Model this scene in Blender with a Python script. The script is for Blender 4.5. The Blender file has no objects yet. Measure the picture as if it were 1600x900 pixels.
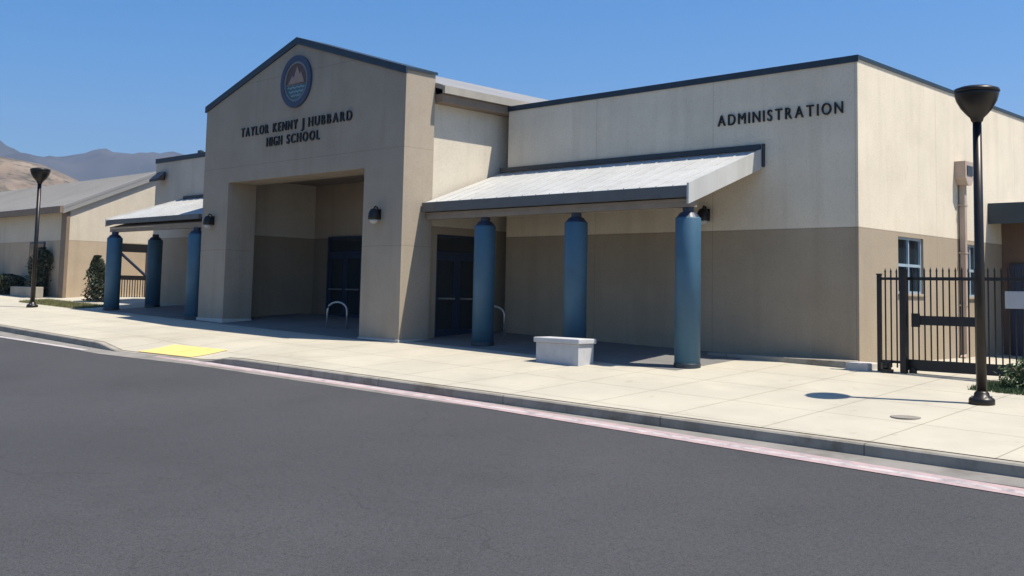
import bpy, bmesh, math, random
from mathutils import Vector, Matrix, noise
random.seed(7)
R = math.radians
S = bpy.context.scene
COL = S.collection

# ------------------------------------------------------------------ camera
cam = bpy.data.cameras.new('camera')
cam.sensor_width = 36.0
cam.lens = 1663.46 / 1600 * 36.0
cam.shift_x = -0.01333
cam.shift_y = -0.08712
cam.clip_end = 20000
co = bpy.data.objects.new('camera', cam)
COL.objects.link(co)
yaw, pit, rol = R(43.766), R(5.056), R(1.159)
Fv = Vector((-math.sin(yaw)*math.cos(pit), math.cos(yaw)*math.cos(pit), math.sin(pit)))
Rv = Vector((math.cos(yaw), math.sin(yaw), 0))
Uv = Rv.cross(Fv)
R2 = math.cos(rol)*Rv + math.sin(rol)*Uv
U2 = -math.sin(rol)*Rv + math.cos(rol)*Uv
m = Matrix((R2, U2, -Fv)).transposed().to_4x4()
m.translation = Vector((0, 0, 1.3))
co.matrix_world = m
S.camera = co

# ------------------------------------------------------------------ light
to_sun = Vector((0.44, 0.175, 1.0)).normalized()
elev = math.asin(to_sun.z)
azi = math.atan2(to_sun.x, to_sun.y)          # clockwise from +Y
W = bpy.data.worlds.new('World'); S.world = W
W.use_nodes = True
nt = W.node_tree
bg = nt.nodes['Background']
sky = nt.nodes.new('ShaderNodeTexSky')
sky.sky_type = 'NISHITA'
sky.sun_disc = False
sky.sun_elevation = elev
sky.sun_rotation = azi
sky.air_density = 1.0
sky.dust_density = 0.5
sky.ozone_density = 3.0
sky.altitude = 600
hs = nt.nodes.new('ShaderNodeHueSaturation')
hs.inputs['Saturation'].default_value = 1.52
nt.links.new(sky.outputs[0], hs.inputs['Color'])
nt.links.new(hs.outputs[0], bg.inputs[0])
bg.inputs[1].default_value = 0.090
sd = bpy.data.lights.new('sun', 'SUN')
sd.energy = 5.0; sd.angle = R(0.53); sd.color = (1.0, 0.925, 0.80)
so = bpy.data.objects.new('sun', sd); COL.objects.link(so)
so.rotation_euler = to_sun.to_track_quat('Z', 'Y').to_euler()
so.location = (10, 5, 30)
S.view_settings.view_transform = 'Standard'
S.view_settings.look = 'None'
S.view_settings.exposure = 0.74
S.view_settings.gamma = 1.0
S.render.engine = 'CYCLES'

# ------------------------------------------------------------------ materials
def mat(name, col, rough=0.8, metal=0.0, var=0.06, scale=3.0, bump=0.0, bscale=40.0, col2=None, spec=None):
    mt = bpy.data.materials.new(name); mt.use_nodes = True
    n = mt.node_tree.nodes; l = mt.node_tree.links
    b = n['Principled BSDF']
    b.inputs['Roughness'].default_value = rough
    b.inputs['Metallic'].default_value = metal
    if spec is not None: b.inputs['Specular IOR Level'].default_value = spec
    g = n.new('ShaderNodeNewGeometry')
    t = n.new('ShaderNodeTexNoise'); t.inputs['Scale'].default_value = scale
    t.inputs['Detail'].default_value = 6; t.inputs['Roughness'].default_value = .6
    l.new(g.outputs['Position'], t.inputs['Vector'])
    r = n.new('ShaderNodeMix'); r.data_type = 'RGBA'
    c2 = col2 if col2 else tuple(c*(1-var*2.2) for c in col)
    mr = n.new('ShaderNodeMapRange'); mr.inputs[1].default_value = .32; mr.inputs[2].default_value = .68
    l.new(t.outputs[0], mr.inputs[0]); l.new(mr.outputs[0], r.inputs[0])
    r.inputs[6].default_value = (*[min(1, c*(1+var)) for c in col], 1)
    r.inputs[7].default_value = (*c2, 1)
    l.new(r.outputs[2], b.inputs['Base Color'])
    if bump:
        t2 = n.new('ShaderNodeTexNoise'); t2.inputs['Scale'].default_value = bscale
        t2.inputs['Detail'].default_value = 5
        l.new(g.outputs['Position'], t2.inputs['Vector'])
        bp = n.new('ShaderNodeBump'); bp.inputs['Strength'].default_value = bump
        bp.inputs['Distance'].default_value = .01
        l.new(t2.outputs[0], bp.inputs['Height']); l.new(bp.outputs[0], b.inputs['Normal'])
    mt['col'] = (col[0], col[1], col[2])
    return mt

def last_color(mt):
    b = mt.node_tree.nodes['Principled BSDF']
    return b, b.inputs['Base Color'].links[0].from_socket

def mult_mask(mt, fac_socket, color):
    """where fac=1 the base colour is multiplied by color"""
    n = mt.node_tree.nodes; l = mt.node_tree.links
    b, src = last_color(mt)
    x = n.new('ShaderNodeMix'); x.data_type = 'RGBA'; x.blend_type = 'MULTIPLY'
    l.new(fac_socket, x.inputs[0]); l.new(src, x.inputs[6])
    x.inputs[7].default_value = (*color, 1)
    l.new(x.outputs[2], b.inputs['Base Color'])

def math_node(mt, op, a, bb=None, c=None):
    n = mt.node_tree.nodes; l = mt.node_tree.links
    k = n.new('ShaderNodeMath'); k.operation = op
    for i, v in enumerate((a, bb, c)):
        if v is None: continue
        if hasattr(v, 'links'): l.new(v, k.inputs[i])
        else: k.inputs[i].default_value = v
    return k.outputs[0]

def pos_sockets(mt):
    n = mt.node_tree.nodes; l = mt.node_tree.links
    g = n.new('ShaderNodeNewGeometry'); s = n.new('ShaderNodeSeparateXYZ')
    l.new(g.outputs['Position'], s.inputs[0])
    return s.outputs[0], s.outputs[1], s.outputs[2], g.outputs['Position']

def streaks(mt, amount=.12):
    """rain streaks down a stucco wall"""
    n = mt.node_tree.nodes; l = mt.node_tree.links
    x, y, z, p = pos_sockets(mt)
    mp = n.new('ShaderNodeMapping'); mp.inputs['Scale'].default_value = (2.2, 2.2, .16)
    l.new(p, mp.inputs[0])
    t = n.new('ShaderNodeTexNoise'); t.inputs['Scale'].default_value = 1.4; t.inputs['Detail'].default_value = 7
    l.new(mp.outputs[0], t.inputs['Vector'])
    mr = n.new('ShaderNodeMapRange'); mr.inputs[1].default_value = .5; mr.inputs[2].default_value = .75
    mr.inputs[4].default_value = 1
    l.new(t.outputs[0], mr.inputs[0])
    mult_mask(mt, mr.outputs[0], (1-amount, 1-amount*1.1, 1-amount*1.25))

def joints(mt, axis, period, width, offset=0.0, dark=(.75, .73, .7)):
    s = pos_sockets(mt)[axis]
    a = math_node(mt, 'ADD', s, offset)
    f = math_node(mt, 'FRACT', math_node(mt, 'DIVIDE', a, period))
    k = math_node(mt, 'LESS_THAN', f, width/period)
    mult_mask(mt, k, dark)

def stains(mt, scale, lo, hi, colr):
    n = mt.node_tree.nodes; l = mt.node_tree.links
    p = pos_sockets(mt)[3]
    t = n.new('ShaderNodeTexNoise'); t.inputs['Scale'].default_value = scale; t.inputs['Detail'].default_value = 8
    t.inputs['Roughness'].default_value = .65
    l.new(p, t.inputs['Vector'])
    mr = n.new('ShaderNodeMapRange'); mr.inputs[1].default_value = lo; mr.inputs[2].default_value = hi
    l.new(t.outputs[0], mr.inputs[0]); mult_mask(mt, mr.outputs[0], colr)
CREAM = (.68, .60, .47)
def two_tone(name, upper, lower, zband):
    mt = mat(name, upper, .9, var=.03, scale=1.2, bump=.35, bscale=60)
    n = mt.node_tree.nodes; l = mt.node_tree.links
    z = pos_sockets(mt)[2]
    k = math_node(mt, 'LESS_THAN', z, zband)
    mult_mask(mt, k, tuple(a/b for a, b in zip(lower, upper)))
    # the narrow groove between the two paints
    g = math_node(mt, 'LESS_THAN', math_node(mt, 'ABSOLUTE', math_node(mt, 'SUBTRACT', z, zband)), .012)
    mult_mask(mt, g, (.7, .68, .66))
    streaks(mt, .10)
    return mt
stucco = two_tone('stucco_two_tone', CREAM, (.35, .285, .205), 2.73)
joints(stucco, 1, 4.88, .02, 1.0, (.82, .8, .78))
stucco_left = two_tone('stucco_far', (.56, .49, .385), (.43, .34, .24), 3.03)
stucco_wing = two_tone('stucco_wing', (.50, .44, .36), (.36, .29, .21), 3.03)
def grain(mt, sc=26, lo=.88):
    stains(mt, sc, .48, .66, (lo, lo, lo)); stains(mt, .5, .5, .72, (.93, .92, .90))
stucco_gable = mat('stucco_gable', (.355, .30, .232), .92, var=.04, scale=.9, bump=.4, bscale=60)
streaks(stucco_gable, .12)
stucco_hall = two_tone('stucco_hall', (.60, .54, .44), (.33, .27, .195), 2.9)
for q in (stucco, stucco_left, stucco_wing, stucco_gable, stucco_hall): grain(q)
joints(stucco, 0, 3.35, .018, 3.1, (.78, .76, .74)); joints(stucco_gable, 2, 2.4, .018, .03, (.8, .78, .76))
coping_m = mat('coping_teal', (.022, .040, .058), .5, .2, var=.1)
trim_dark = mat('trim_dark', (.035, .045, .055), .5, .2)
gutter_m = mat('gutter_grey', (.11, .115, .115), .5, .2)
brown_m = mat('brown_trim', (.20, .145, .10), .7)
roof_white = mat('roof_white_metal', (.47, .47, .455), .45, .0, var=.05, scale=.9)
streaks(roof_white, .12)
roof_grey = mat('roof_grey_metal', (.27, .26, .245), .5, .1, var=.05, scale=.5)
roof_flat = mat('roof_membrane', (.35, .34, .33), .9)
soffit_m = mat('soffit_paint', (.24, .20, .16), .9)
blue_m = mat('blue_paint', (.040, .115, .185), .58, 0, var=.08, scale=1.6, bump=.06, bscale=14)
streaks(blue_m, .2)
black_m = mat('black_metal', (.017, .016, .017), .42, .3, var=.15, scale=8)
bronze_m = mat('bronze_metal', (.022, .018, .015), .38, .4, var=.15, scale=6)
lens_m = mat('lamp_lens', (.45, .45, .43), .25)
glass_m = mat('dark_glass', (.012, .022, .03), .06, 0, var=.1, scale=.7, spec=.8)
frame_blue = mat('frame_blue', (.30, .38, .45), .5)
navy_m = mat('navy_frame', (.02, .035, .07), .45)
steel_m = mat('galvanised_steel', (.42, .44, .44), .35, .7, var=.1, scale=12)
conc = mat('concrete_walk', (.43, .395, .315), .9, var=.05, scale=.7, bump=.25, bscale=80, col2=(.38, .35, .285))
joints(conc, 0, 1.53, .022, .2, (.60, .58, .54)); joints(conc, 1, 1.53, .022, .75, (.60, .58, .54))
stains(conc, .33, .52, .7, (.87, .86, .84))
stains(conc, 3.1, .62, .72, (.82, .80, .77)); stains(conc, 14, .68, .71, (.7, .68, .66))
kerb_m = mat('kerb_concrete', (.30, .275, .23), .9, var=.08, scale=1.5, bump=.3, bscale=60)
joints(kerb_m, 0, 3.06, .02, .2, (.5, .48, .45))
stains(kerb_m, 1.7, .5, .68, (.62, .58, .52))
gutter_pan = mat('gutter_pan', (.22, .205, .185), .9, var=.1, scale=1.2, bump=.3, bscale=60)
stains(gutter_pan, 1.1, .48, .7, (.6, .58, .55))
block_m = mat('concrete_block', (.5, .46, .42), .9, var=.06, scale=4, bump=.3, bscale=50)
bench_m = mat('bench_concrete', (.46, .46, .47), .85, var=.05, scale=4, bump=.2, bscale=50)
yellow_m = mat('yellow_dome_panel', (.80, .57, .20), .8, var=.08, scale=3)
red_paint = mat('faded_red_paint', (.38, .265, .262), .85, var=.1, scale=5, col2=(.33, .26, .26))
stains(red_paint, 6, .5, .66, (.75, .85, .88))
white_paint = mat('worn_white_paint', (.43, .39, .385), .85, var=.08, scale=5, col2=(.34, .305, .305))
stains(white_paint, 5, .52, .68, (.6, .6, .62))
asph = mat('asphalt', (.047, .0465, .050), .93, var=.10, scale=.22, bump=.7, bscale=120, col2=(.040, .040, .043))
stains(asph, .55, .53, .72, (.86, .86, .86))
stains(asph, 22, .5, .62, (.80, .80, .80))
stains(asph, 1.6, .66, .74, (.72, .71, .70))
stains(asph, 45, .5, .60, (.62, .62, .62))
stains(asph, 95, .5, .44, (1.4, 1.4, 1.38))
def cracks(mt, scale, width, colr):
    n = mt.node_tree.nodes; l = mt.node_tree.links
    p = pos_sockets(mt)[3]
    t = n.new('ShaderNodeTexNoise'); t.inputs['Scale'].default_value = 1.3; t.inputs['Detail'].default_value = 6
    l.new(p, t.inputs['Vector'])
    vm = n.new('ShaderNodeVectorMath'); vm.operation = 'MULTIPLY_ADD'; vm.inputs[1].default_value = (.9, .9, 0)
    l.new(t.outputs['Color'], vm.inputs[0]); l.new(p, vm.inputs[2])
    v = n.new('ShaderNodeTexVoronoi'); v.feature = 'DISTANCE_TO_EDGE'; v.inputs['Scale'].default_value = scale
    l.new(vm.outputs[0], v.inputs['Vector'])
    k = math_node(mt, 'LESS_THAN', v.outputs['Distance'], width)
    t2 = n.new('ShaderNodeTexNoise'); t2.inputs['Scale'].default_value = .35
    l.new(p, t2.inputs['Vector'])
    g = math_node(mt, 'GREATER_THAN', t2.outputs[0], .5)
    mult_mask(mt, math_node(mt, 'MULTIPLY', k, g), colr)
cracks(asph, .22, .0018, (.76, .75, .74))
dirt = mat('dry_soil', (.30, .25, .17), .95, var=.12, scale=.05, bump=.3, bscale=4)
conduit_m = mat('downspout_paint', (.42, .33, .27), .6)
sign_white = mat('sign_white', (.42, .42, .43), .6)

# ------------------------------------------------------------------ helpers
def new_obj(name, bm, mt, parent=None, smooth=False, recalc=True):
    if recalc: bmesh.ops.recalc_face_normals(bm, faces=bm.faces[:])
    me = bpy.data.meshes.new(name); bm.to_mesh(me); bm.free()
    for mm in (mt if isinstance(mt, (list, tuple)) else [mt]): me.materials.append(mm)
    if smooth:
        for p in me.polygons: p.use_smooth = True
    o = bpy.data.objects.new(name, me); COL.objects.link(o)
    if parent:
        o.parent = parent
        o.matrix_parent_inverse = Matrix.Translation(-Vector(parent.location))
    return o
def tag(o, label, cat, group=None):
    o['label'] = label; o['category'] = cat
    if group: o['group'] = group
    return o
def thing(name, label, cat, loc=(0, 0, 0), group=None):
    o = bpy.data.objects.new(name, None); COL.objects.link(o)
    o.location = loc; o.empty_display_size = .3
    return tag(o, label, cat, group)
def struct(o, kind='structure'):
    o['kind'] = kind; return o
def NB(): return bmesh.new()
def box(bm, x0, x1, y0, y1, z0, z1):
    v = [bm.verts.new(p) for p in ((x0,y0,z0),(x1,y0,z0),(x1,y1,z0),(x0,y1,z0),(x0,y0,z1),(x1,y0,z1),(x1,y1,z1),(x0,y1,z1))]
    for f in ((0,3,2,1),(4,5,6,7),(0,1,5,4),(1,2,6,5),(2,3,7,6),(3,0,4,7)): bm.faces.new([v[i] for i in f])
    return v
def bbox_obj(name, b, mt, parent=None, bevel=0.0):
    bm = NB(); box(bm, *b)
    if bevel:
        bmesh.ops.bevel(bm, geom=bm.edges[:], offset=bevel, segments=2, affect='EDGES', profile=.5)
    return new_obj(name, bm, mt, parent)
def prism(bm, pts, axis, a, b):
    """extrude a closed polygon pts (2-D) along axis from a to b. axis 'x': pts=(y,z); 'y': pts=(x,z); 'z': pts=(x,y)"""
    def P(p, t):
        return {'x': (t, p[0], p[1]), 'y': (p[0], t, p[1]), 'z': (p[0], p[1], t)}[axis]
    A = [bm.verts.new(P(p, a)) for p in pts]; B = [bm.verts.new(P(p, b)) for p in pts]
    bm.faces.new(A); bm.faces.new(B[::-1])
    n = len(pts)
    for i in range(n): bm.faces.new((A[i], B[i], B[(i+1) % n], A[(i+1) % n]))
def lathe(bm, prof, c, seg=32):
    """prof = [(r,z)...] from the bottom up, about the vertical through c"""
    rings = []
    for r, z in prof:
        if r < 1e-5: rings.append([bm.verts.new((c[0], c[1], c[2]+z))])
        else: rings.append([bm.verts.new((c[0]+r*math.cos(2*math.pi*i/seg), c[1]+r*math.sin(2*math.pi*i/seg), c[2]+z)) for i in range(seg)])
    for a, b in zip(rings, rings[1:]):
        for i in range(seg):
            j = (i+1) % seg
            if len(a) == 1 and len(b) == 1: continue
            if len(a) == 1: bm.faces.new((a[0], b[j], b[i]))
            elif len(b) == 1: bm.faces.new((a[i], a[j], b[0]))
            else: bm.faces.new((a[i], a[j], b[j], b[i]))
    if len(rings[0]) > 1: bm.faces.new(rings[0][::-1])
    if len(rings[-1]) > 1: bm.faces.new(rings[-1])
def tube(bm, pts, r, seg=12):
    pts = [Vector(p) for p in pts]; rings = []
    for i, p in enumerate(pts):
        d = (pts[min(i+1, len(pts)-1)] - pts[max(i-1, 0)]).normalized()
        u = d.cross(Vector((0, 0, 1)) if abs(d.z) < .9 else Vector((1, 0, 0))).normalized(); w = d.cross(u)
        rings.append([bm.verts.new(p + r*(math.cos(2*math.pi*k/seg)*u + math.sin(2*math.pi*k/seg)*w)) for k in range(seg)])
    for a, b in zip(rings, rings[1:]):
        for i in range(seg):
            j = (i+1) % seg; bm.faces.new((a[i], a[j], b[j], b[i]))
    bm.faces.new(rings[0][::-1]); bm.faces.new(rings[-1])
def wall_holes(bm, axis, a0, a1, t0, t1, z0, z1, holes):
    """a wall between t0..t1 across its thickness, a0..a1 along, with rectangular holes (b0,b1,h0,h1)"""
    A = sorted({a0, a1, *[h[0] for h in holes], *[h[1] for h in holes]})
    Z = sorted({z0, z1, *[h[2] for h in holes], *[h[3] for h in holes]})
    for i in range(len(A)-1):
        # stack the solid cells of a column into runs so that few coplanar seams remain
        run = None
        for k in range(len(Z)-1):
            ca, cz = (A[i]+A[i+1])/2, (Z[k]+Z[k+1])/2
            hole = any(h[0] < ca < h[1] and h[2] < cz < h[3] for h in holes)
            if not hole: run = (run[0], Z[k+1]) if run else (Z[k], Z[k+1])
            if hole or k == len(Z)-2:
                if run:
                    if axis == 'x': box(bm, A[i], A[i+1], t0, t1, *run)
                    else: box(bm, t0, t1, A[i], A[i+1], *run)
                run = None

# ------------------------------------------------------------------ ground
X0, Y0 = -9.735, 19.661          # right front corner of the office block
Yg = 16.38                        # face of the entrance gable
def gz(x, y):
    x = max(-75, min(6, x)); y = max(-8, min(Y0, y))
    return .013 - .025*(x+9.3) + .065*(y-Y0)
KP = [(-400, 11.6), (-80, 11.6), (-32, 11.8), (-24.5, 11.7), (-21, 12.15), (-15, 12.4), (-4.4, 12.95), (10, 13.6), (120, 13.6)]
def kerb_y(x):
    for (xa, ya), (xb, yb) in zip(KP, KP[1:]):
        if xa <= x <= xb:
            t = (x-xa)/(xb-xa); return ya + t*(yb-ya)
    return 13.6
def smooth01(t): t = max(0, min(1, t)); return t*t*(3-2*t)
def drop(x):
    """how far the kerb is lowered for the ramp"""
    if x < -25.6 or x > -20.2: return 0
    if x < -24.4: return .13*smooth01((x+25.6)/1.2)
    if x > -21.4: return .13*smooth01((-20.2-x)/1.2)
    return .13
def frange(a, b, n): return [a+(b-a)*i/n for i in range(n+1)]
XS = sorted(set([-400, -200, -120, -75] + frange(-70, 6, 152) + [7.5, 10, 30, 60, 120]))

def sheet(name, rows_fn, xs, mt, thick=None):
    bm = NB(); prev = None
    for x in xs:
        cur = [bm.verts.new(p) for p in rows_fn(x)]
        if prev:
            for i in range(len(cur)-1): bm.faces.new((prev[i], cur[i], cur[i+1], prev[i+1]))
        prev = cur
    o = new_obj(name, bm, mt)
    return o
# the wide ground, dry soil
bm = NB()
xs = [-7000, -3000, -1200, -500, -200, -75, -50, -25, -9, 6, 60, 300, 1500, 7000]
ys = [-7000, -1500, -300, -60, -8, Y0, 60, 200, 800, 2500, 7000]
G = [[bm.verts.new((x, y, gz(x, y)-.42)) for y in ys] for x in xs]
for i in range(len(xs)-1):
    for j in range(len(ys)-1): bm.faces.new((G[i][j], G[i+1][j], G[i+1][j+1], G[i][j+1]))
struct(new_obj('ground', bm, dirt))
# asphalt
YR = [-60, -20, -8, -4, 0, 3, 6, 8, 10]
struct(sheet('road', lambda x: [(x, y, gz(x, y)-.155) for y in YR] + [(x, kerb_y(x)-.45, gz(x, kerb_y(x)-.45)-.155)], XS, asph))
# gutter pan, 4 mm above the same slope, with a gentle dish
struct(sheet('gutter', lambda x: [(x, kerb_y(x)-.45, gz(x, kerb_y(x)-.45)-.153), (x, kerb_y(x)-.22, gz(x, kerb_y(x)-.22)-.148), (x, kerb_y(x)+.01, gz(x, kerb_y(x))-.15)], XS, gutter_pan))
# kerb, lowered at the ramp
def kerb_rows(x):
    y = kerb_y(x); t = gz(x, y) - drop(x)
    return [(x, y, gz(x, y)-.4), (x, y, t-.022), (x, y+.02, t), (x, y+.16, t+.001)]
struct(sheet('kerb', kerb_rows, XS, kerb_m))
# pavement with the ramp in it
def walk_rows(x):
    y = kerb_y(x)+.16; r = []
    for d in (0, .3, .6, .9, 1.2, 1.5, 1.8, 2.2):
        k = drop(x)*(1-smooth01(d/1.7))
        r.append((x, y+d, gz(x, y+d)-k))
    r += [(x, 15.5, gz(x, 15.5)), (x, Y0, gz(x, Y0)), (x, 34, gz(x, 34))]
    return r
struct(sheet('pavement', walk_rows, [x for x in XS if -200 <= x <= 60], conc))
# painted line along the gutter: a faded red band and a worn white band
def band(name, pts, w0, w1, mt, lift):
    # pts: centre line; between offsets w0..w1 in y
    bm = NB(); prev = None
    for x, y in pts:
        z0 = gz(x, y+w0)-.155+lift; z1 = gz(x, y+w1)-.155+lift
        cur = (bm.verts.new((x, y+w0, z0)), bm.verts.new((x, y+w1, z1)))
        if prev: bm.faces.new((prev[0], cur[0], cur[1], prev[1]))
        prev = cur
    return struct(new_obj(name, bm, mt))
def line_pts(a, b, fn): return [(x, fn(x)) for x in frange(a, b, int((b-a)*2))]
ln = lambda x: 12.14 if x > -15 else 12.14 - (-15-x)*.035
band('painted_line', line_pts(-22.9, 9, ln), .06, .17, white_paint, .008)
band('painted_line', line_pts(-22.9, 9, ln), .173, .30, red_paint, .008)
band('painted_line', line_pts(-22.9, 9, ln), -.06, .057, red_paint, .008)
ln2 = lambda x: 11.30 - (-25.4-x)*.035
band('painted_line', line_pts(-60, -25.4, ln2), -.02, .14, white_paint, .008)
porch_shade_m = mat('porch_shade_paving', (.17, .165, .16), .8, var=.08, scale=1.0, bump=.2, bscale=60)  # paving colour darkened to carry the shade under porch and canopies
joints(porch_shade_m, 0, .61, .01, 0, (.7, .7, .7)); joints(porch_shade_m, 1, .61, .01, 0, (.7, .7, .7))
def floor_sheet(x0, x1, y0, y1):  # dark sheet just above the pavement, its tone standing in for shade
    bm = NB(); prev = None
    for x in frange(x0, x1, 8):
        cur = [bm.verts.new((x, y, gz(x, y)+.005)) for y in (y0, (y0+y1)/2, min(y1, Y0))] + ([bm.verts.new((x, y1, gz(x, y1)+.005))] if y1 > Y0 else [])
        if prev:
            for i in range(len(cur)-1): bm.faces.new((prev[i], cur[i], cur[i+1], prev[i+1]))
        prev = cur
    struct(new_obj('porch_shade_floor', bm, porch_shade_m))
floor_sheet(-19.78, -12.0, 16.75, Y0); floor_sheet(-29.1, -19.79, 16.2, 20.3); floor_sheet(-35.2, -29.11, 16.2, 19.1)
# yellow tactile panel on the ramp
bm = NB()
PX0, PX1, PD0, PD1 = -23.95, -21.95, .02, .95
def ramp_pt(x, d, up):
    y = kerb_y(x)+.16+d
    return (x, y, gz(x, y)-drop(x)*(1-smooth01(d/1.7))+up)
nx, ny = 14, 6
g2 = [[bm.verts.new(ramp_pt(PX0+(PX1-PX0)*i/nx, PD0+(PD1-PD0)*j/ny, .012)) for j in range(ny+1)] for i in range(nx+1)]
for i in range(nx):
    for j in range(ny): bm.faces.new((g2[i][j], g2[i+1][j], g2[i+1][j+1], g2[i][j+1]))
for i in range(32):
    for j in range(15):
        p = ramp_pt(PX0+.05+i*.06, PD0+.05+j*.06, .0125)
        q = [bm.verts.new((p[0]+sx*.014, p[1]+sy*.014, p[2])) for sx, sy in ((-1,-1),(1,-1),(1,1),(-1,1))]
        t = [bm.verts.new((p[0]+sx*.008, p[1]+sy*.008, p[2]+.006)) for sx, sy in ((-1,-1),(1,-1),(1,1),(-1,1))]
        for k in range(4): bm.faces.new((q[k], q[(k+1)%4], t[(k+1)%4], t[k]))
        bm.faces.new(t)
tag(new_obj('tactile_paving', bm, yellow_m, recalc=False), 'yellow tactile dome panel set in the kerb ramp', 'tactile paving')

# ------------------------------------------------------------------ hills
def hill_mat(name, a, b, sc):
    mt = mat(name, a, .95, var=.08, scale=sc, col2=b); return mt
def interp(tab, t):
    if t <= tab[0][0]: return tab[0][1]
    for (a, va), (b, vb) in zip(tab, tab[1:]):
        if t <= b: return va + (vb-va)*(t-a)/(b-a)
    return tab[-1][1]
def ridge(name, a0, a1, na, r0, r1, nr, prof, mt, amp, nsc, peak=.6):
    """terrain in polar form round the place: azimuth from +Y turning to -X, profile = slope (height/distance) of its crest"""
    bm = NB(); g = []
    for i in range(na+1):
        a = a0+(a1-a0)*i/na; row = []
        top = interp(prof, a)
        for j in range(nr+1):
            t = j/nr; r = r0+(r1-r0)*t
            x, y = -math.sin(R(a))*r, math.cos(R(a))*r
            rp = r0+(r1-r0)*peak
            h = rp*top*(smooth01(t/peak) if t < peak else smooth01((1-t)/(1-peak))*.8+.2)
            env = min(1, t*3)
            nz = noise.fractal(Vector((x, y, 0))/nsc, 1.0, 2.1, 7)
            rg = 1-abs(noise.noise(Vector((x, y, 40))/(nsc*.8)))*2
            row.append(bm.verts.new((x, y, 1.0-3*(1-min(1, t*8)) + h + env*amp*(nz*.7+rg*.35)*(.35 if abs(t-peak) < .12 else 1))))
        g.append(row)
    for i in range(na):
        for j in range(nr): bm.faces.new((g[i][j], g[i+1][j], g[i+1][j+1], g[i][j+1]))
    return struct(new_obj(name, bm, mt, smooth=True))
far_m_ = hill_mat('far_hill_scrub', (.055, .05, .042), (.035, .04, .03), .004)
near_m = hill_mat('near_hill_dry_grass', (.26, .20, .135), (.17, .13, .09), .02)
stains(near_m, .035, .5, .58, (.42, .45, .36)); stains(near_m, .15, .56, .62, (.45, .5, .4)); stains(near_m, .012, .5, .6, (.7, .66, .62)); stains(far_m_, .01, .5, .6, (.6, .62, .55))
farp = [(20, .06), (40, .085), (55, .10), (60.8, .114), (62.8, .113), (64.6, .1135), (65.6, .117), (67, .1145), (68.2, .117), (70, .121), (74, .134), (85, .15), (110, .12), (150, .08)]
ridge('hills', 15, 150, 420, 2600, 5200, 40, [(a, v*1.0-.011) for a, v in farp], far_m_, 150, 520)
nearp = [(58, .03), (62, .06), (64, .072), (65.8, .082), (67, .089), (68.2, .096), (70, .102), (74, .118), (85, .125), (110, .1), (140, .05)]
ridge('hills', 56, 145, 300, 700, 1500, 36, nearp, near_m, 26, 130)

# ------------------------------------------------------------------ office block (right)
ob = thing('office_building', 'flat roofed cream and tan stucco office block behind the right hand walkway canopy', 'building', (X0, Y0, 0))
HT = 6.138
bm = NB(); box(bm, -19.5, X0, Y0, Y0+.3, -.6, HT)
new_obj('wall', bm, stucco, ob)
wins = [(21.43, 22.68, 1.45, 2.64), (25.02, 25.8, 1.42, 2.64)]
bm = NB(); wall_holes(bm, 'y', Y0+.3, 48, X0-.3, X0, -.6, HT, wins)
new_obj('wall', bm, stucco, ob)
bm = NB(); box(bm, -19.5, -19.2, Y0+.3, 48, -.6, HT); box(bm, -19.2, X0-.3, 47.7, 48, -.6, HT)
new_obj('wall', bm, stucco, ob)
bbox_obj('roof', (-19.2, X0-.3, Y0+.3, 47.7, 5.5, 5.6), roof_flat, ob)
bm = NB()
box(bm, -19.52, X0+.03, Y0-.03, Y0+.33, HT, HT+.035); box(bm, -19.52, X0+.03, Y0-.03, Y0-.005, HT-.10, HT)
box(bm, X0-.33, X0+.03, Y0+.33, 48, HT, HT+.035); box(bm, X0+.005, X0+.03, Y0-.005, 48, HT-.045, HT)
new_obj('coping', bm, coping_m, ob)
for (a, b, c, d) in wins:
    bm = NB(); t = .05; xo, xi = X0-.05, X0-.13
    box(bm, xi, xo, a, a+t, c, d); box(bm, xi, xo, b-t, b, c, d)
    box(bm, xi, xo, a+t, b-t, c, c+t); box(bm, xi, xo, a+t, b-t, d-t, d)
    w = new_obj('window', bm, frame_blue, ob)
    bm = NB(); mid = (a+b)/2; zz = c+.5*(d-c)
    box(bm, xi+.005, xo-.004, mid-.025, mid+.025, c+t, d-t)
    box(bm, xi+.005, xo-.004, a+t, mid-.025, zz-.03, zz+.03); box(bm, xi+.005, xo-.004, mid+.025, b-t, zz-.03, zz+.03)
    new_obj('glazing_bar', bm, frame_blue, w)
    bbox_obj('pane', (xi+.015, xi+.03, a+t, b-t, c+t, d-t), glass_m, w)
    bbox_obj('sill', (X0-.06, X0+.04, a-.03, b+.03, c-.06, c-.004), stucco, w, .008)
# downspout with its hopper head
bm = NB()
prism(bm, [(24.42, 4.52), (24.42, 4.15), (24.55, 3.98), (24.77, 3.98), (24.9, 4.15), (24.9, 4.52)], 'x', X0+.003, X0+.26)
dsn = new_obj('downspout', bm, conduit_m, ob)
bm = NB(); box(bm, X0+.04, X0+.16, 24.6, 24.72, .12, 3.98)
for z in (1.2, 2.4, 3.5): box(bm, X0+.003, X0+.17, 24.57, 24.75, z, z+.04)
prism(bm, [(24.6, .12), (24.72, .12), (24.72, .02), (24.5, -.0), (24.5, .06)], 'x', X0+.04, X0+.16)
new_obj('pipe', bm, conduit_m, dsn)
bbox_obj('scupper', (X0+.262, X0+.275, 24.5, 24.82, 4.2, 4.42), trim_dark, dsn)
# long low kerb at the foot of the front wall
tag(bbox_obj('footing_kerb', (-12.9, -9.75, 19.12, Y0-.004, -.3, .12), kerb_m, None, .012),
    'low grey concrete strip along the foot of the office wall, right of the columns', 'kerb')
tag(bbox_obj('splash_block', (-9.70, -9.25, 19.0, 19.55, -.1, .11), block_m, None, .02),
    'pale pinkish concrete block on the ground at the right front corner of the office block', 'concrete block')

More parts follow.
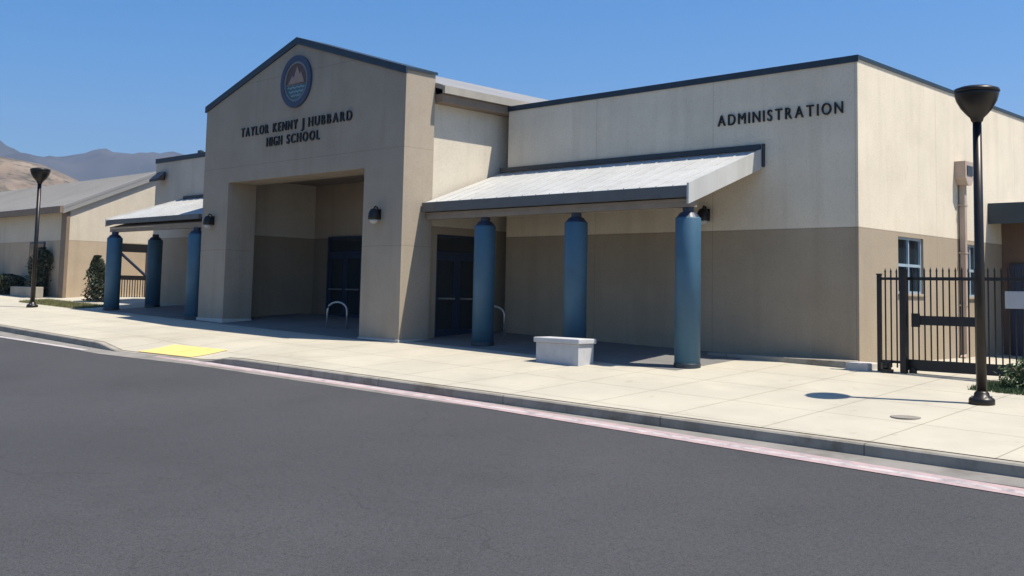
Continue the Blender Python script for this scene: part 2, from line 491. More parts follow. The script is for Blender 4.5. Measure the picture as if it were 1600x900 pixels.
# ------------------------------------------------------------------ entrance hall with gable
GX0, GX1 = -29.154, -19.782
HG, HA = 6.667, 8.10
GM = (GX0+GX1)/2
eh = thing('entrance_hall', 'tall gabled stucco entrance hall with a deep dark open porch and a round emblem', 'building', (GM, Yg, .2))
OX0, OX1, OZ = -27.745, -21.314, 4.34
bm = NB(); th = .94
# front slab: two piers and the gable head, one mesh
def frontslab(bm, y0, y1):
    pts = [(GX0, -.5), (OX0, -.5), (OX0, OZ), (OX1, OZ), (OX1, -.5), (GX1, -.5), (GX1, HG), (GM, HA), (GX0, HG)]
    prism(bm, pts, 'y', y0, y1)
frontslab(bm, Yg, Yg+th)
new_obj('gable_wall', bm, stucco_gable, eh)
bm = NB()
def slope(bm, xa, za, xb, zb, y0, y1, t):
    prism(bm, [(xa, za), (xb, zb), (xb, zb+t), (xa, za+t)], 'y', y0, y1)
slope(bm, GX0-.04, HG-.006, GM, HA, Yg-.05, Yg+th+.04, .07); slope(bm, GM, HA, GX1+.04, HG-.006, Yg-.05, Yg+th+.04, .07)
prism(bm, [(GX0-.04, HG-.12), (GM, HA-.115), (GX1+.04, HG-.12), (GX1+.04, HG-.008), (GM, HA-.004), (GX0-.04, HG-.008)], 'y', Yg-.05, Yg-.004)
new_obj('coping', bm, coping_m, eh)
SX = GX1-.12                                   # side wall, set back a little from the pier
dy0, dy1, dz1 = 17.62, 19.28, 2.72
bm = NB(); wall_holes(bm, 'y', Yg+th, 40, SX-.25, SX, -.5, 6.22, [(dy0, dy1, -.5, dz1)])
new_obj('wall', bm, stucco_hall, eh)
bm = NB(); box(bm, GX0+.12, GX0+.37, Yg+th, 40, -.5, 6.22); box(bm, GX0+.37, SX-.25, 39.7, 40, -.5, 6.22)
new_obj('wall', bm, stucco_hall, eh)
bm = NB(); box(bm, GX0+.37, SX-.25, 20.2, 20.5, -.5, 5.6)
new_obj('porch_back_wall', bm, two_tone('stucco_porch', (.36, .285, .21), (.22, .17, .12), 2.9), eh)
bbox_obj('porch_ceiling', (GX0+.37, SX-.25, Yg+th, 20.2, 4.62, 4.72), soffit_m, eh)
# roof of the hall behind the gable wall
bm = NB()
k = (HA-HG)/(GX1-GM); ex = .28
zr = 6.36
for s in (1, -1):
    xe = GM + s*((GX1-GM)+ex)
    prism(bm, [(GM, zr+k*4.686), (xe, zr-k*ex), (xe, zr-k*ex+.12), (GM, zr+k*4.686+.12)], 'y', Yg+th+.002, 40.3)
new_obj('roof', bm, roof_grey, eh)
bm = NB()
xe = GX1+ex
box(bm, xe-.02, xe+.07, Yg+th+.01, 40.2, zr-k*ex-.09, zr-k*ex+.10)
new_obj('gutter', bm, mat('gutter_tan', (.33, .30, .25), .6), eh)
bm = NB(); box(bm, SX+.003, xe-.022, Yg+th+.01, 40.1, zr-k*ex-.30, zr-k*ex-.10)
new_obj('eave_soffit', bm, brown_m, eh)
# doors
def glazed_door(parent, axis, a0, a1, t, z0, z1, leaves, facing):
    """frame, leaves and panes; t = plane position, facing = direction of the outside"""
    def bx(bm, a, b, d0, d1, c, e):
        lo, hi = sorted((t+facing*d0, t+facing*d1))
        if axis == 'x': box(bm, a, b, lo, hi, c, e)
        else: box(bm, lo, hi, a, b, c, e)
    bm = NB(); f = .06
    bx(bm, a0, a0+f, 0, .1, z0, z1); bx(bm, a1-f, a1, 0, .1, z0, z1); bx(bm, a0+f, a1-f, 0, .1, z1-f, z1)
    bx(bm, a0+f, a1-f, 0, .1, z0+2.13, z0+2.19)
    d = new_obj('door_frame', bm, navy_m, parent)
    w = (a1-a0-2*f)/leaves
    for i in range(leaves):
        x = a0+f+i*w+.006; e = a0+f+(i+1)*w-.006
        bm = NB()
        bx(bm, x, x+.1, .02, .07, z0+.02, z0+2.12); bx(bm, e-.1, e, .02, .07, z0+.02, z0+2.12)
        bx(bm, x+.1, e-.1, .02, .07, z0+.02, z0+.25); bx(bm, x+.1, e-.1, .02, .07, z0+1.98, z0+2.12)
        bx(bm, x+.1, e-.1, .075, .10, z0+.98, z0+1.02)
        new_obj('door_leaf', bm, navy_m, d)
    for i in range(leaves):
        x = a0+f+i*w+.12; bm = NB(); bx(bm, x, x+w-.24, .11, .14, z0+1.0, z0+1.04); bx(bm, x, x+.04, .071, .11, z0+1.0, z0+1.04); bx(bm, x+w-.28, x+w-.24, .071, .11, z0+1.0, z0+1.04); new_obj('push_bar', bm, steel_m, d)
    bm = NB(); bx(bm, a0+f, a1-f, .035, .045, z0+.1, z1-f)
    new_obj('pane', bm, glass_m, d)
glazed_door(eh, 'y', dy0, dy1, SX-.2, .1, dz1, 2, 1)
glazed_door(eh, 'x', -27.9, -25.2, 20.19, .28, 2.95, 3, -1)
# base course at the front right pier
bbox_obj('pier_base', (OX1-.03, GX1+.03, Yg-.035, Yg+th+.02, -.3, .13), block_m, eh, .01)
bbox_obj('pier_base', (GX0-.03, OX0+.03, Yg-.035, Yg+th+.02, .0, .38), block_m, eh, .01)

# ------------------------------------------------------------------ canopies
def canopy(name, label, xa, xb, yw, yf, zw, ze, cols, right_end):
    """lean-to roof: wall line yw at height zw, eave yf at height ze"""
    c = thing(name, label, 'canopy', ((xa+xb)/2, yf, gz((xa+xb)/2, yf)))
    t = .12; rt = .38 if right_end else .24
    bm = NB(); prism(bm, [(yf, ze-t), (yf, ze), (yw, zw), (yw, zw-t)], 'x', xa, xb)
    s = (zw-ze)/(yw-yf); n = int((xb-xa)/.41)
    for i in range(1, n):
        x = xa+(xb-xa)*i/n
        prism(bm, [(yf+.01, ze-.01+.01*s), (yf+.01, ze+.016+.01*s), (yw-.01, zw+.016-.01*s), (yw-.01, zw-.01-.01*s)], 'x', x-.012, x+.012)
    new_obj('roof', bm, roof_white, c)
    bm = NB(); box(bm, xa, xb-.004, yf-.10, yf-.002, ze-(.24 if right_end else .17), ze-.02)
    new_obj('fascia', bm, gutter_m, c)
    bm = NB()
    xe = xb if right_end else xa
    e0, e1 = (xe+.002, xe+.05) if right_end else (xe-.05, xe-.002)
    prism(bm, [(yf-.11, ze-rt), (yf-.11, ze+.03), (yw-.004, zw+.035), (yw-.004, zw-rt)], 'x', e0, e1)
    new_obj('rake_trim', bm, roof_white, c)
    bm = NB()
    box(bm, xa, xe-.001 if right_end else xb, yw-.06, yw-.002, zw+.01, zw+.13) if right_end else box(bm, xa, xb, yw-.06, yw-.002, zw+.01, zw+.10)
    if right_end: box(bm, xe+.052, xe+.10, yw-.07, yw-.002, zw-.36, zw+.13)
    new_obj('flashing', bm, trim_dark, c)
    # ceiling
    bm = NB(); prism(bm, [(yf+.02, ze-.30), (yf+.02, ze-.26), (yw-.01, zw-.36), (yw-.01, zw-.40)], 'x', xa+.02, xb-.02)
    new_obj('ceiling', bm, soffit_m, c)
    bm = NB(); box(bm, xa+.01, xb-.01, yf+.04, yf+.26, ze-.42, ze-.302)
    new_obj('beam', bm, soffit_m, c)
    for (x, y) in cols:
        zb = gz(x, y); r = .25; top = ze-.62
        bm = NB(); prof = [(r, -.1), (r, top-zb-.02), (r-.01, top-zb), (0.0, top-zb)]
        lathe(bm, prof, (x, y, zb), 40)
        cc = new_obj('column', bm, blue_m, c)
        for pl in cc.data.polygons: pl.use_smooth = abs(pl.normal.z) < .5
        bm = NB(); lathe(bm, [(r+.012, -.05), (r+.012, .07), (r+.004, .085), (.2, .085)], (x, y, zb), 40); new_obj('column_foot', bm, trim_dark, cc)
        bm = NB(); lathe(bm, [(r-.02, 0), (.16, .09), (.11, .11), (.11, ze-.42-top), (0, ze-.42-top)], (x, y, top+.002), 24); new_obj('column_head', bm, navy_m, cc)
    return c
canopy('walkway_canopy', 'sloping white metal canopy on three blue columns in front of the office block', -19.75, -11.93, Y0, 17.06, 4.42, 3.46,
       [(-12.12, 17.28), (-15.03, 17.28), (-17.84, 17.28)], True)
YW = 19.105
lc = canopy('walkway_canopy', 'smaller white metal canopy on dark blue columns left of the entrance gable', -35.32, -29.17, YW, 16.37, 4.42, 3.50,
       [(-35.0, 16.46), (-29.55, 16.45), (-35.12, 17.98)], False)

# ------------------------------------------------------------------ left wing
wg = thing('classroom_wing', 'grey shaded flat roofed wing between the entrance gable and the far gabled building', 'building', (-34, YW, .5))
bm = NB(); box(bm, -37.53, GX0+.11, YW, YW+.3, -.2, 5.98); box(bm, -37.53, -37.23, YW+.3, 40, -.2, 5.98); box(bm, -37.23, GX0+.11, 39.7, 40, -.2, 5.98)
new_obj('wall', bm, stucco_wing, wg)
bbox_obj('roof', (-37.23, GX0+.11, YW+.3, 39.7, 5.5, 5.6), roof_flat, wg)
bm = NB(); box(bm, -37.57, GX0+.1, YW-.03, YW+.33, 5.98, 6.03); box(bm, -37.57, GX0+.1, YW-.03, YW-.004, 5.86, 5.98); box(bm, -37.57, -37.2, YW+.33, 40, 5.98, 6.03)
new_obj('coping', bm, coping_m, wg)
for x, h in ((-35.4, 6.25), (-34.45, 6.5)):
    bm = NB(); lathe(bm, [(.06, 0), (.06, h-5.6-.1), (.11, h-5.6-.08), (.11, h-5.6), (0, h-5.6+.03)], (x, YW+.6, 5.6), 14)
    new_obj('vent_pipe', bm, trim_dark, wg)
bm = NB(); box(bm, -32.6, -31.6, YW-.07, YW-.003, .25, 2.6); new_obj('door', bm, brown_m, wg)
# floodlight high on the wing
fl = thing('floodlight', 'small black floodlight high on the left corner of the grey wing', 'wall light', (-36.9, YW, 5.3))
bm = NB(); box(bm, -37.0, -36.85, YW-.10, YW-.003, 5.2, 5.42); new_obj('bracket', bm, black_m, fl)
bm = NB(); prism(bm, [(YW-.42, 5.12), (YW-.42, 5.2), (YW-.10, 5.5), (YW-.103, 5.2)], 'x', -37.22, -36.62); new_obj('housing', bm, black_m, fl)

# ------------------------------------------------------------------ far left building
XH, YH = -42.47, 18.076
fb = thing('gabled_building', 'long low gabled building with grey metal roof at the far left, sunlit end wall', 'building', (XH, YH, .8))
EH, RH, YR2, YB = 4.40, 5.98, 21.645, 25.3
bm = NB(); prism(bm, [(YH, -.2), (YH, EH), (YR2, RH), (YB, EH), (YB, -.2)], 'x', -84, XH)
new_obj('wall', bm, stucco_left, fb)
kk = (RH-EH)/(YR2-YH)
bm = NB()
ov = .35
for sy in (-1, 1):
    ye = YR2 + sy*((YR2-YH)+ov)
    ze = RH-kk*((YR2-YH)+ov)
    prism(bm, [(YR2, RH+.02), (ye, ze+.02), (ye, ze+.14), (YR2, RH+.14)], 'x', -84.4, XH+.14)
n = 100
for i in range(n):
    x = -84.2 + i*.42
    ye = YH-ov+.01; ze = RH-kk*((YR2-YH)+ov)
    prism(bm, [(YR2-.01, RH+.13), (ye, ze+.13), (ye, ze+.17), (YR2-.01, RH+.17)], 'x', x-.015, x+.015)
new_obj('roof', bm, roof_grey, fb)
bm = NB(); ye = YH-ov; ze = RH-kk*((YR2-YH)+ov)
box(bm, -84.4, XH+.13, ye-.12, ye-.003, ze-.14, ze+.12); new_obj('gutter', bm, brown_m, fb)
bm = NB()
for sy in (-1, 1):
    ye = YR2 + sy*((YR2-YH)+ov-.01); ze = RH-kk*((YR2-YH)+ov-.01)
    prism(bm, [(YR2, RH-.18), (ye, ze-.18), (ye, ze+.015), (YR2, RH+.015)], 'x', XH+.003, XH+.13)
new_obj('rake_trim', bm, roof_grey, fb)
bm = NB(); box(bm, XH-.45, XH+.03, YH-.14, YH-.003, .2, 4.15); new_obj('pilaster', bm, brown_m, fb)
for x in (-46.2, -51.5, -57, -62):
    bm = NB(); box(bm, x, x+1.5, YH-.05, YH-.003, 1.7, 3.0); w = new_obj('window', bm, navy_m, fb)
    bm = NB(); box(bm, x+.07, x+.72, YH-.055, YH-.052, 1.77, 2.93); box(bm, x+.78, x+1.43, YH-.055, YH-.052, 1.77, 2.93); new_obj('pane', bm, glass_m, w)

# ------------------------------------------------------------------ covered passage at the far right
cp = thing('covered_passage', 'dark covered passage with deep teal fascia behind the fence at the right edge', 'building', (-6, 26.5, 0))
bm = NB(); box(bm, X0+.01, 4, 26.5, 31.5, 3.55, 3.67); new_obj('roof', bm, roof_grey, cp)
bm = NB(); box(bm, X0+.01, 4, 26.42, 26.498, 3.2, 3.70); new_obj('fascia', bm, coping_m, cp)
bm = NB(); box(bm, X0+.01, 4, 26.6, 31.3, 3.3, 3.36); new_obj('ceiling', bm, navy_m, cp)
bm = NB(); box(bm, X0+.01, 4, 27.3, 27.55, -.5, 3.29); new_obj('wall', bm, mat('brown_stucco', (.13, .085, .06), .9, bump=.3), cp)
bm = NB(); box(bm, -9.5, 3.5, 27.22, 27.298, 0, 2.25); new_obj('shutter', bm, navy_m, cp)
for x in (-5.5, 0.5):
    bm = NB(); lathe(bm, [(.2, -.2), (.2, 3.2), (0, 3.2)], (x, 26.8, 0), 24); new_obj('column', bm, blue_m, cp)

# ------------------------------------------------------------------ lettering
def text_sign(name, label, words, z0, h, y):
    """words = [(text, x0, x1)]; raised letters standing 25 mm off the wall, one mesh per letter"""
    t = thing(name, label, 'lettering', (words[0][1], y, z0))
    for txt, xa, xb in words:
        ms = []
        for ch in txt:
            cu = bpy.data.curves.new('letter', 'FONT'); cu.body = ch; cu.size = 1.0; cu.extrude = .02; cu.offset = 0.0
            ob_ = bpy.data.objects.new('letter', cu); COL.objects.link(ob_)
            dg = bpy.context.evaluated_depsgraph_get(); dg.update()
            me = bpy.data.meshes.new_from_object(ob_.evaluated_get(dg))
            bpy.data.objects.remove(ob_); bpy.data.curves.remove(cu)
            xsn = [v.co.x for v in me.vertices]; ms.append((me, min(xsn), max(xsn)))
        total = sum(b-a for _, a, b in ms) + .27*(len(ms)-1)
        s = (xb-xa)/total; x = xa
        for me, a, b in ms:
            for v in me.vertices:
                cx, cy, cz = v.co
                v.co = (x+(cx-a)*s, y-.02-cz*1.2, z0+cy*h/.72)
            x += (b-a+.27)*s
            me.materials.append(black_m)
            o = bpy.data.objects.new('letter', me); COL.objects.link(o); o.parent = t
            o.matrix_parent_inverse = Matrix.Translation(-t.location)
    return t
text_sign('wall_lettering', 'black raised capitals spelling ADMINISTRATION high on the office block', [('ADMINISTRATION', -13.0, -10.04)], 5.03, .25, Y0)
text_sign('wall_lettering', 'upper line of black raised capitals on the entrance gable under the round emblem',
          [('TAYLOR', -27.12, -25.72), ('KENNY', -25.48, -24.3), ('J', -24.12, -24.0), ('HUBBARD', -23.78, -21.88)], 5.62, .27, Yg)
text_sign('wall_lettering', 'lower, shorter line of black raised capitals on the entrance gable',
          [('HIGH', -25.77, -25.02), ('SCHOOL', -24.78, -23.26)], 5.24, .27, Yg)

# emblem: a round plaque with a dark ring, a pale peak above and teal waves below
em = thing('emblem', 'round dark ringed emblem with teal lower half high on the entrance gable', 'emblem', (-24.43, Yg, 6.94))
EC = (-24.43, 6.93)
def disc(name, r0, r1, d0, d1, mt, a0=0, a1=360, seg=64):
    bm = NB(); A = []
    for i in range(seg+1):
        a = R(a0+(a1-a0)*i/seg); c, s = math.cos(a), math.sin(a)
        A.append([bm.verts.new((EC[0]+r*c, Yg-d, EC[1]+r*s)) for r, d in ((r0, d0), (r0, d1), (r1, d1), (r1, d0))])
    for p, q in zip(A, A[1:]):
        for k in range(4): bm.faces.new((p[k], q[k], q[(k+1) % 4], p[(k+1) % 4]))
    bmesh.ops.remove_doubles(bm, verts=bm.verts[:], dist=1e-5)
    return new_obj(name, bm, mt, em)
disc('ring', .56, .72, .004, .06, mat('emblem_navy', (.03, .045, .09), .5))
disc('ring', .50, .555, .004, .045, mat('emblem_grey_ring', (.16, .18, .19), .5))
def seg_plate(name, pts, d0, d1, mt):
    bm = NB(); prism(bm, [(EC[0]+x, EC[1]+z) for x, z in pts], 'y', Yg-d1, Yg-d0); return new_obj(name, bm, mt, em)
up = [(.495*math.cos(R(a)), .495*math.sin(R(a))) for a in range(-8, 189, 8)]
seg_plate('upper_field', up, .004, .02, mat('emblem_maroon', (.10, .055, .05), .6))
lo = [(.495*math.cos(R(a)), .495*math.sin(R(a))) for a in range(190, 351, 8)]
seg_plate('lower_field', lo, .004, .022, mat('emblem_teal', (.05, .13, .16), .6))
seg_plate('peak', [(-.38, -.05), (-.2, .18), (-.12, .12), (.03, .42), (.16, .2), (.22, .26), (.38, -.05)], .023, .035, mat('emblem_tan', (.30, .21, .17), .6))
for i, zc in enumerate((-.16, -.28, -.39)):
    w = math.sqrt(.47**2-zc**2)-.04
    top = [(-w+2*w*k/16, zc+.02+.02*math.sin(k*1.6+i)) for k in range(17)]
    seg_plate('wave', top+[(x, z-.035) for x, z in top[::-1]], .023, .033, mat('emblem_pale', (.22, .30, .32), .6))

# ------------------------------------------------------------------ wall lights
def wall_light(label, x, y, z):
    t = thing('wall_light', label, 'wall light', (x, y, z), 'round wall lights on the building fronts')
    bm = NB(); box(bm, x-.07, x+.07, y-.03, y-.003, z-.1, z+.16); new_obj('back_plate', bm, bronze_m, t)
    bm = NB(); tube(bm, [(x, y-.03, z+.08), (x, y-.07, z+.20), (x, y-.14, z+.22), (x, y-.17, z+.16)], .02, 10); new_obj('arm', bm, bronze_m, t, True)
    bm = NB(); lathe(bm, [(.14, -.10), (.145, -.05), (.13, .06), (.09, .14), (.03, .17), (0, .17)], (x, y-.17, z), 28); new_obj('lamp_shade', bm, bronze_m, t, True)
    bm = NB(); lathe(bm, [(0, -.21), (.06, -.20), (.10, -.16), (.12, -.104), (0, -.104)], (x, y-.17, z), 24); new_obj('lens', bm, lens_m, t, True)
    return t
wall_light('bronze wall light with round lens on the right pier of the entrance gable', -20.66, Yg, 3.12)
wall_light('bronze wall light with round lens on the left pier of the entrance gable', -28.51, Yg, 3.22)
wall_light('bronze wall light on the office wall beside the right end of the canopy', -13.28, Y0, 3.06)

# ------------------------------------------------------------------ street lamps
def lamp_post(label, x, y):
    zb = gz(x, y); t = thing('lamp_post', label, 'lamp post', (x, y, zb), 'bowl headed lamp posts on the pavement')
    H = 4.68-(-.25)
    bm = NB(); lathe(bm, [(.19, -.05), (.19, .06), (.175, .09), (.12, .11), (.105, .17), (.075, .2)], (x, y, zb), 28); b = new_obj('base', bm, bronze_m, t, True)
    for k in range(4):
        a = math.pi/4+k*math.pi/2
        bm = NB(); lathe(bm, [(.018, .09), (.018, .12), (0, .125)], (x+.15*math.cos(a), y+.15*math.sin(a), zb), 8); new_obj('bolt', bm, steel_m, b)
    bm = NB(); lathe(bm, [(.078, .1), (.072, 2.0), (.066, H-.56)], (x, y, zb), 28); new_obj('pole', bm, bronze_m, t, True)
    bm = NB(); lathe(bm, [(.07, 0), (.09, .03), (.10, .07), (.16, .13), (.235, .22), (.30, .34), (.325, .43), (.33, .47)], (x, y, zb+H-.58), 40); hd = new_obj('bowl', bm, bronze_m, t, True)
    bm = NB(); lathe(bm, [(.335, .473), (.345, .49), (.33, .525), (.25, .555), (.12, .575), (0, .58)], (x, y, zb+H-.58), 40); new_obj('lid', bm, bronze_m, hd, True)
    return t
lamp_post('tall dark lamp post with bowl head at the right, in front of the fence', -6.32, 16.78)
lamp_post('distant dark lamp post with bowl head near the far left gabled building', -38.43, 15.21)

# ------------------------------------------------------------------ fence and gate
FY = 19.2
def picket_bm(x, y, z0, z1):
    bm = NB(); r = .011
    box(bm, x-r, x+r, y-r, y+r, z0, z1)
    a = [bm.verts.new((x+sx*r*1.5, y+sy*r*1.5, z1+.002)) for sx, sy in ((-1,-1),(1,-1),(1,1),(-1,1))]
    tip = bm.verts.new((x, y, z1+.09))
    for k in range(4): bm.faces.new((a[k], a[(k+1)%4], tip))
    bm.faces.new(a[::-1])
    return bm
def post(parent, x, y, w, z1, name='post'):
    bm = NB(); box(bm, x-w/2, x+w/2, y-w/2, y+w/2, gz(x, y)-.2, z1); box(bm, x-w/2-.01, x+w/2+.01, y-w/2-.01, y+w/2+.01, z1, z1+.02)
    return new_obj(name, bm, black_m, parent)
fn = thing('picket_fence', 'short black picket fence panel between the office corner and the thick gate post', 'fence', (-9.1, FY, 0))
post(fn, -9.10, FY, .07, 1.78); post(fn, -8.63, FY, .11, 1.86)
bm = NB(); box(bm, -9.06, -8.69, FY-.02, FY+.02, 1.68, 1.73); new_obj('rail', bm, black_m, fn)
bm = NB(); box(bm, -9.06, -8.69, FY-.02, FY+.02, .14, .19); new_obj('rail', bm, black_m, fn)
for k in range(3): new_obj('picket', picket_bm(-8.98+k*.11, FY, .06, 1.82), black_m, fn)
gt = thing('sliding_gate', 'black picket sliding gate with thick bottom rail and lock bar behind the right lamp post', 'gate', (-7.7, FY+.14, 0))
GY = FY+.14
gz_ = gz(-7.7, GY)
bm = NB(); box(bm, -8.68, -4.6, GY-.03, GY+.03, .02, .22); new_obj('bottom_rail', bm, black_m, gt)
bm = NB(); box(bm, -8.68, -4.6, GY-.025, GY+.025, 1.68, 1.74); new_obj('top_rail', bm, black_m, gt)
bm = NB(); box(bm, -8.5, -7.3, GY-.045, GY-.013, .86, 1.03); box(bm, -8.52, -8.36, GY-.06, GY-.046, .82, 1.07); new_obj('lock_bar', bm, black_m, gt)
for x in (-8.64, -4.64):
    bm = NB(); box(bm, x-.03, x+.03, GY-.03, GY+.03, .221, 1.679); new_obj('stile', bm, black_m, gt)
for k in range(34): new_obj('picket', picket_bm(-8.52+k*.115, GY, .22, 1.84), black_m, gt)
for x in (-8.5, -4.9):
    bm = NB(); seg = 20
    for sgn in (1,):
        pr = [(.07*math.cos(2*math.pi*i/seg)+x, .07*math.sin(2*math.pi*i/seg)-.0) for i in range(seg)]
    prism(bm, pr, 'y', GY-.075, GY-.035); new_obj('wheel', bm, black_m, gt)
# roller bracket on the ground beside the gate post
rb = thing('gate_roller', 'small black gate roller on the ground left of the thick gate post', 'gate hardware', (-8.92, FY-.12, 0))
bm = NB(); box(bm, -8.99, -8.80, FY-.2, FY-.07, -.05, .03); new_obj('base_plate', bm, black_m, rb)
bm = NB(); box(bm, -8.97, -8.94, FY-.17, FY-.1, .03, .17); box(bm, -8.86, -8.83, FY-.17, FY-.1, .03, .17); new_obj('bracket', bm, black_m, rb)
bm = NB(); prism(bm, [(FY-.135+.07*math.cos(2*math.pi*i/20), .10+.07*math.sin(2*math.pi*i/20)) for i in range(20)], 'x', -8.935, -8.865); new_obj('wheel', bm, black_m, rb)
tag(bbox_obj('sign_board', (-6.84, -6.30, GY-.05, GY-.02, 1.20, 1.50), sign_white, None, .004), 'small blank white sign board on the black gate at the right edge', 'sign')

# ------------------------------------------------------------------ pieces under the canopies
bn = thing('bench', 'pale grey solid concrete bench in front of the middle blue column', 'bench', (-14.35, 16.2, gz(-14.35, 16.2)))
zb = gz(-14.35, 16.2)
bbox_obj('seat', (-14.98, -13.76, 15.95, 16.5, zb+.40, zb+.50), bench_m, bn, .015)
bbox_obj('block', (-14.94, -13.80, 15.99, 16.46, zb-.05, zb+.398), bench_m, bn, .01)
def hoop(label, xa, ya, xb, yb, h):
    z0 = gz((xa+xb)/2, (ya+yb)/2); bm = NB(); pts = [(xa, ya, z0-.05)]
    w = math.hypot(xb-xa, yb-ya); r = w/2; n = 12
    for i in range(n+1):
        a = math.pi*(1-i/n); u = .5+.5*math.cos(a)
        pts.append((xa+(xb-xa)*u, ya+(yb-ya)*u, z0+h-r*.8+r*.8*math.sin(a)))
    pts.append((xb, yb, z0-.05))
    tube(bm, pts, .028, 12)
    o = new_obj('bike_hoop', bm, steel_m, None, True)
    return tag(o, label, 'bike rack', 'steel hoops standing on the paving')
hoop('grey steel bike hoop inside the dark entrance porch', -24.0, 17.35, -23.45, 17.6, .72)
hoop('grey steel bike hoop just behind the left blue column of the right hand canopy', -19.0, 18.35, -18.6, 18.75, .78)
bm = NB(); lathe(bm, [(.21, -.02), (.21, .008), (.18, .012), (0, .012)], (-6.7, 14.93, gz(-6.7, 14.93)), 28)
tag(new_obj('utility_cover', bm, mat('cover_iron', (.22, .2, .17), .8)), 'small round metal cover set in the pavement near the right lamp post', 'utility cover')

# dark frame with brown post seen between the left columns
gf = thing('metal_gate', 'dark metal gate frame with brown post seen between the left canopy columns', 'gate', (-41.2, 20.5, .75))
bm = NB(); box(bm, -41.3, -41.1, 19.5, 22.2, 2.62, 2.95); new_obj('top_beam', bm, black_m, gf)
bm = NB(); box(bm, -41.25, -41.15, 19.5, 22.2, 1.5, 1.68); new_obj('rail', bm, black_m, gf)
bm = NB(); box(bm, -41.3, -41.12, 20.75, 20.95, .5, 2.62); new_obj('post', bm, brown_m, gf)
bm = NB(); box(bm, -41.3, -41.12, 19.5, 19.65, .5, 2.62); new_obj('post', bm, black_m, gf)
bm = NB(); tube(bm, [(-41.2, 19.6, 2.6), (-41.2, 20.85, 1.6)], .06, 8); new_obj('brace', bm, navy_m, gf)
bm = NB()
for k in range(9): box(bm, -41.22, -41.18, 19.75+k*.11, 19.77+k*.11, .75, 1.5)
new_obj('bars', bm, black_m, gf)

# ------------------------------------------------------------------ plants
def leaf_mat(name, a, b):
    mt = mat(name, a, .7, var=.15, scale=9, col2=b); return mt
leaf_dark = leaf_mat('leaf_dark', (.045, .06, .03), (.025, .035, .02))
leaf_green = leaf_mat('leaf_green', (.06, .10, .035), (.035, .06, .02))
leaf_dry = leaf_mat('leaf_dry', (.30, .24, .15), (.18, .15, .09))
bark = mat('bark', (.12, .09, .06), .95)
def shrub(label, x, y, r, h, mt, n, seed, cone=False, size=.06, group=None):
    rnd = random.Random(seed); zb = gz(x, y)
    t = thing('shrub', label, 'shrub', (x, y, zb), group)
    bm = NB()
    for k in range(5):
        a = rnd.random()*6.28; tube(bm, [(x, y, zb-.05), (x+.3*r*math.cos(a), y+.3*r*math.sin(a), zb+h*.35), (x+.55*r*math.cos(a), y+.55*r*math.sin(a), zb+h*.7)], .018, 6)
    new_obj('stem', bm, bark, t)
    bm = NB()
    clumps = [(Vector((rnd.gauss(0, .45), rnd.gauss(0, .45), rnd.random())), .25+.3*rnd.random()) for _ in range(14)]
    for i in range(n):
        c, cr = rnd.choice(clumps)
        p = c + Vector((rnd.gauss(0, cr*.5), rnd.gauss(0, cr*.5), rnd.gauss(0, cr*.35)))
        tz = max(.03, min(1.03, p.z)); lim = (1.05-tz*.85) if cone else math.sqrt(max(.05, 1-(tz*1.9-.95)**2))
        q = math.hypot(p.x, p.y)
        if q > lim: p.x *= lim/q; p.y *= lim/q
        P = Vector((x+p.x*r, y+p.y*r, zb+tz*h))
        d = Vector((rnd.gauss(0, 1), rnd.gauss(0, 1), rnd.gauss(.3, 1))).normalized(); u = d.orthogonal().normalized(); w = d.cross(u)
        s = size*(.6+.8*rnd.random())
        bm.faces.new([bm.verts.new(P+v) for v in (u*s, w*s*.5, -u*s, -w*s*.5)])
    new_obj('foliage', bm, mt, t, recalc=False)
    return t
shrub('dark conical shrub left of the outermost left canopy column', -39.6, 18.0, .75, 1.65, leaf_dark, 5200, 3, True, .05)
shrub('low green shrub in front of the black gate at the right edge', -6.25, 18.75, .55, .5, leaf_green, 3800, 5, False, .035)
shrub('dry tan bush against the shaded front wall at the far left edge', -48.9, 17.2, .9, .95, leaf_dry, 4200, 8, False, .06)
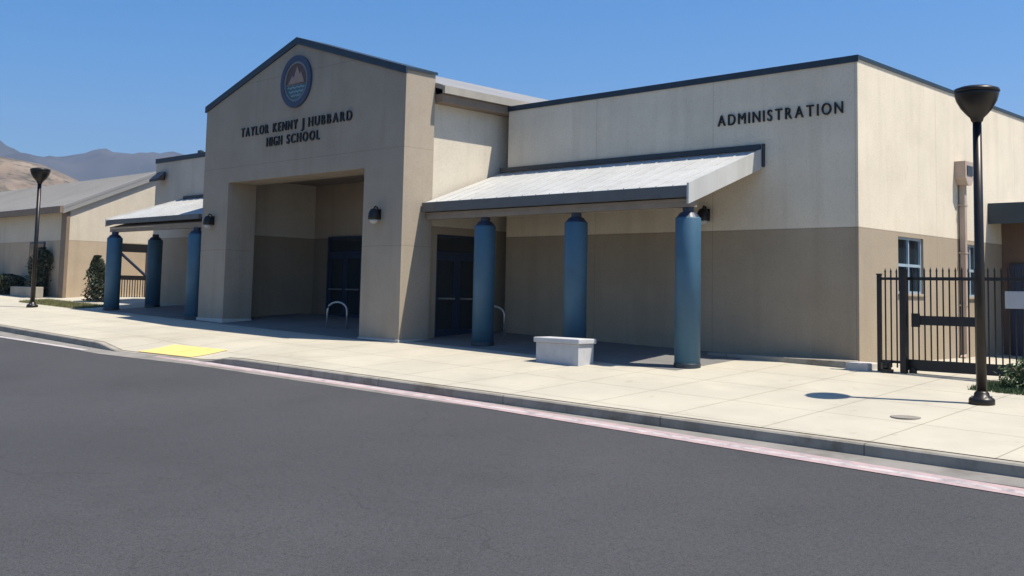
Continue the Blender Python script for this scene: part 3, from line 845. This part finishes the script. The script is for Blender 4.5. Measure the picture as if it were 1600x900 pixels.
shrub('dark green bush right of the dry tan bush by the far left wall', -46.8, 17.4, .9, .8, leaf_dark, 4200, 9, False, .06)
shrub('dark bush left of the dry tan bush, cut off by the left edge', -50.8, 17.4, .9, 1.15, leaf_dark, 4200, 10, False, .06)
shrub('mid green shrub against the shaded wall beside the distant lamp post', -44.2, 17.75, .6, 1.9, leaf_dark, 5200, 12, False, .06)
tag(bbox_obj('planter_wall', (-45.8, -43.2, 17.2, 17.5, .5, 1.15), kerb_m, None, .02), 'low pale block planter wall in front of the far left building', 'planter')
def grass(name, x0, x1, y0, y1, n, h, mt):
    rnd = random.Random(n); bm = NB()
    for i in range(n):
        x = x0+(x1-x0)*rnd.random(); y = y0+(y1-y0)*rnd.random(); z = gz(x, y)
        a = rnd.random()*3.14; w = .007+.006*rnd.random(); hh = h*(.5+rnd.random()*.7)
        dx, dy = math.cos(a)*w, math.sin(a)*w; lx, ly = rnd.gauss(0, hh*.3), rnd.gauss(0, hh*.3)
        bm.faces.new([bm.verts.new(p) for p in ((x-dx, y-dy, z-.01), (x+dx, y+dy, z-.01), (x+lx, y+ly, z+hh))])
    return struct(new_obj(name, bm, mt, recalc=False), 'stuff')
grass('grass', -7.0, -2.0, 18.0, 19.0, 12000, .08, leaf_green)
grass('grass', -41.5, -36.5, 15.9, 17.0, 9000, .10, leaf_mat('leaf_olive', (.17, .16, .06), (.10, .11, .04)))

# ------------------------------------------------------------------ air
hz = NB(); box(hz, -6200, 3000, -3000, 6200, -4, 900)
ho = new_obj('haze', hz, mat('haze', (1, 1, 1)))
ho['kind'] = 'stuff'
hm = ho.data.materials[0]
hm.node_tree.nodes.clear()
ov_ = hm.node_tree.nodes.new('ShaderNodeOutputMaterial'); pv = hm.node_tree.nodes.new('ShaderNodeVolumePrincipled')
pv.inputs['Color'].default_value = (.52, .68, 1, 1); pv.inputs['Density'].default_value = .00017
pv.inputs['Anisotropy'].default_value = .3
hm.node_tree.links.new(pv.outputs[0], ov_.inputs['Volume'])
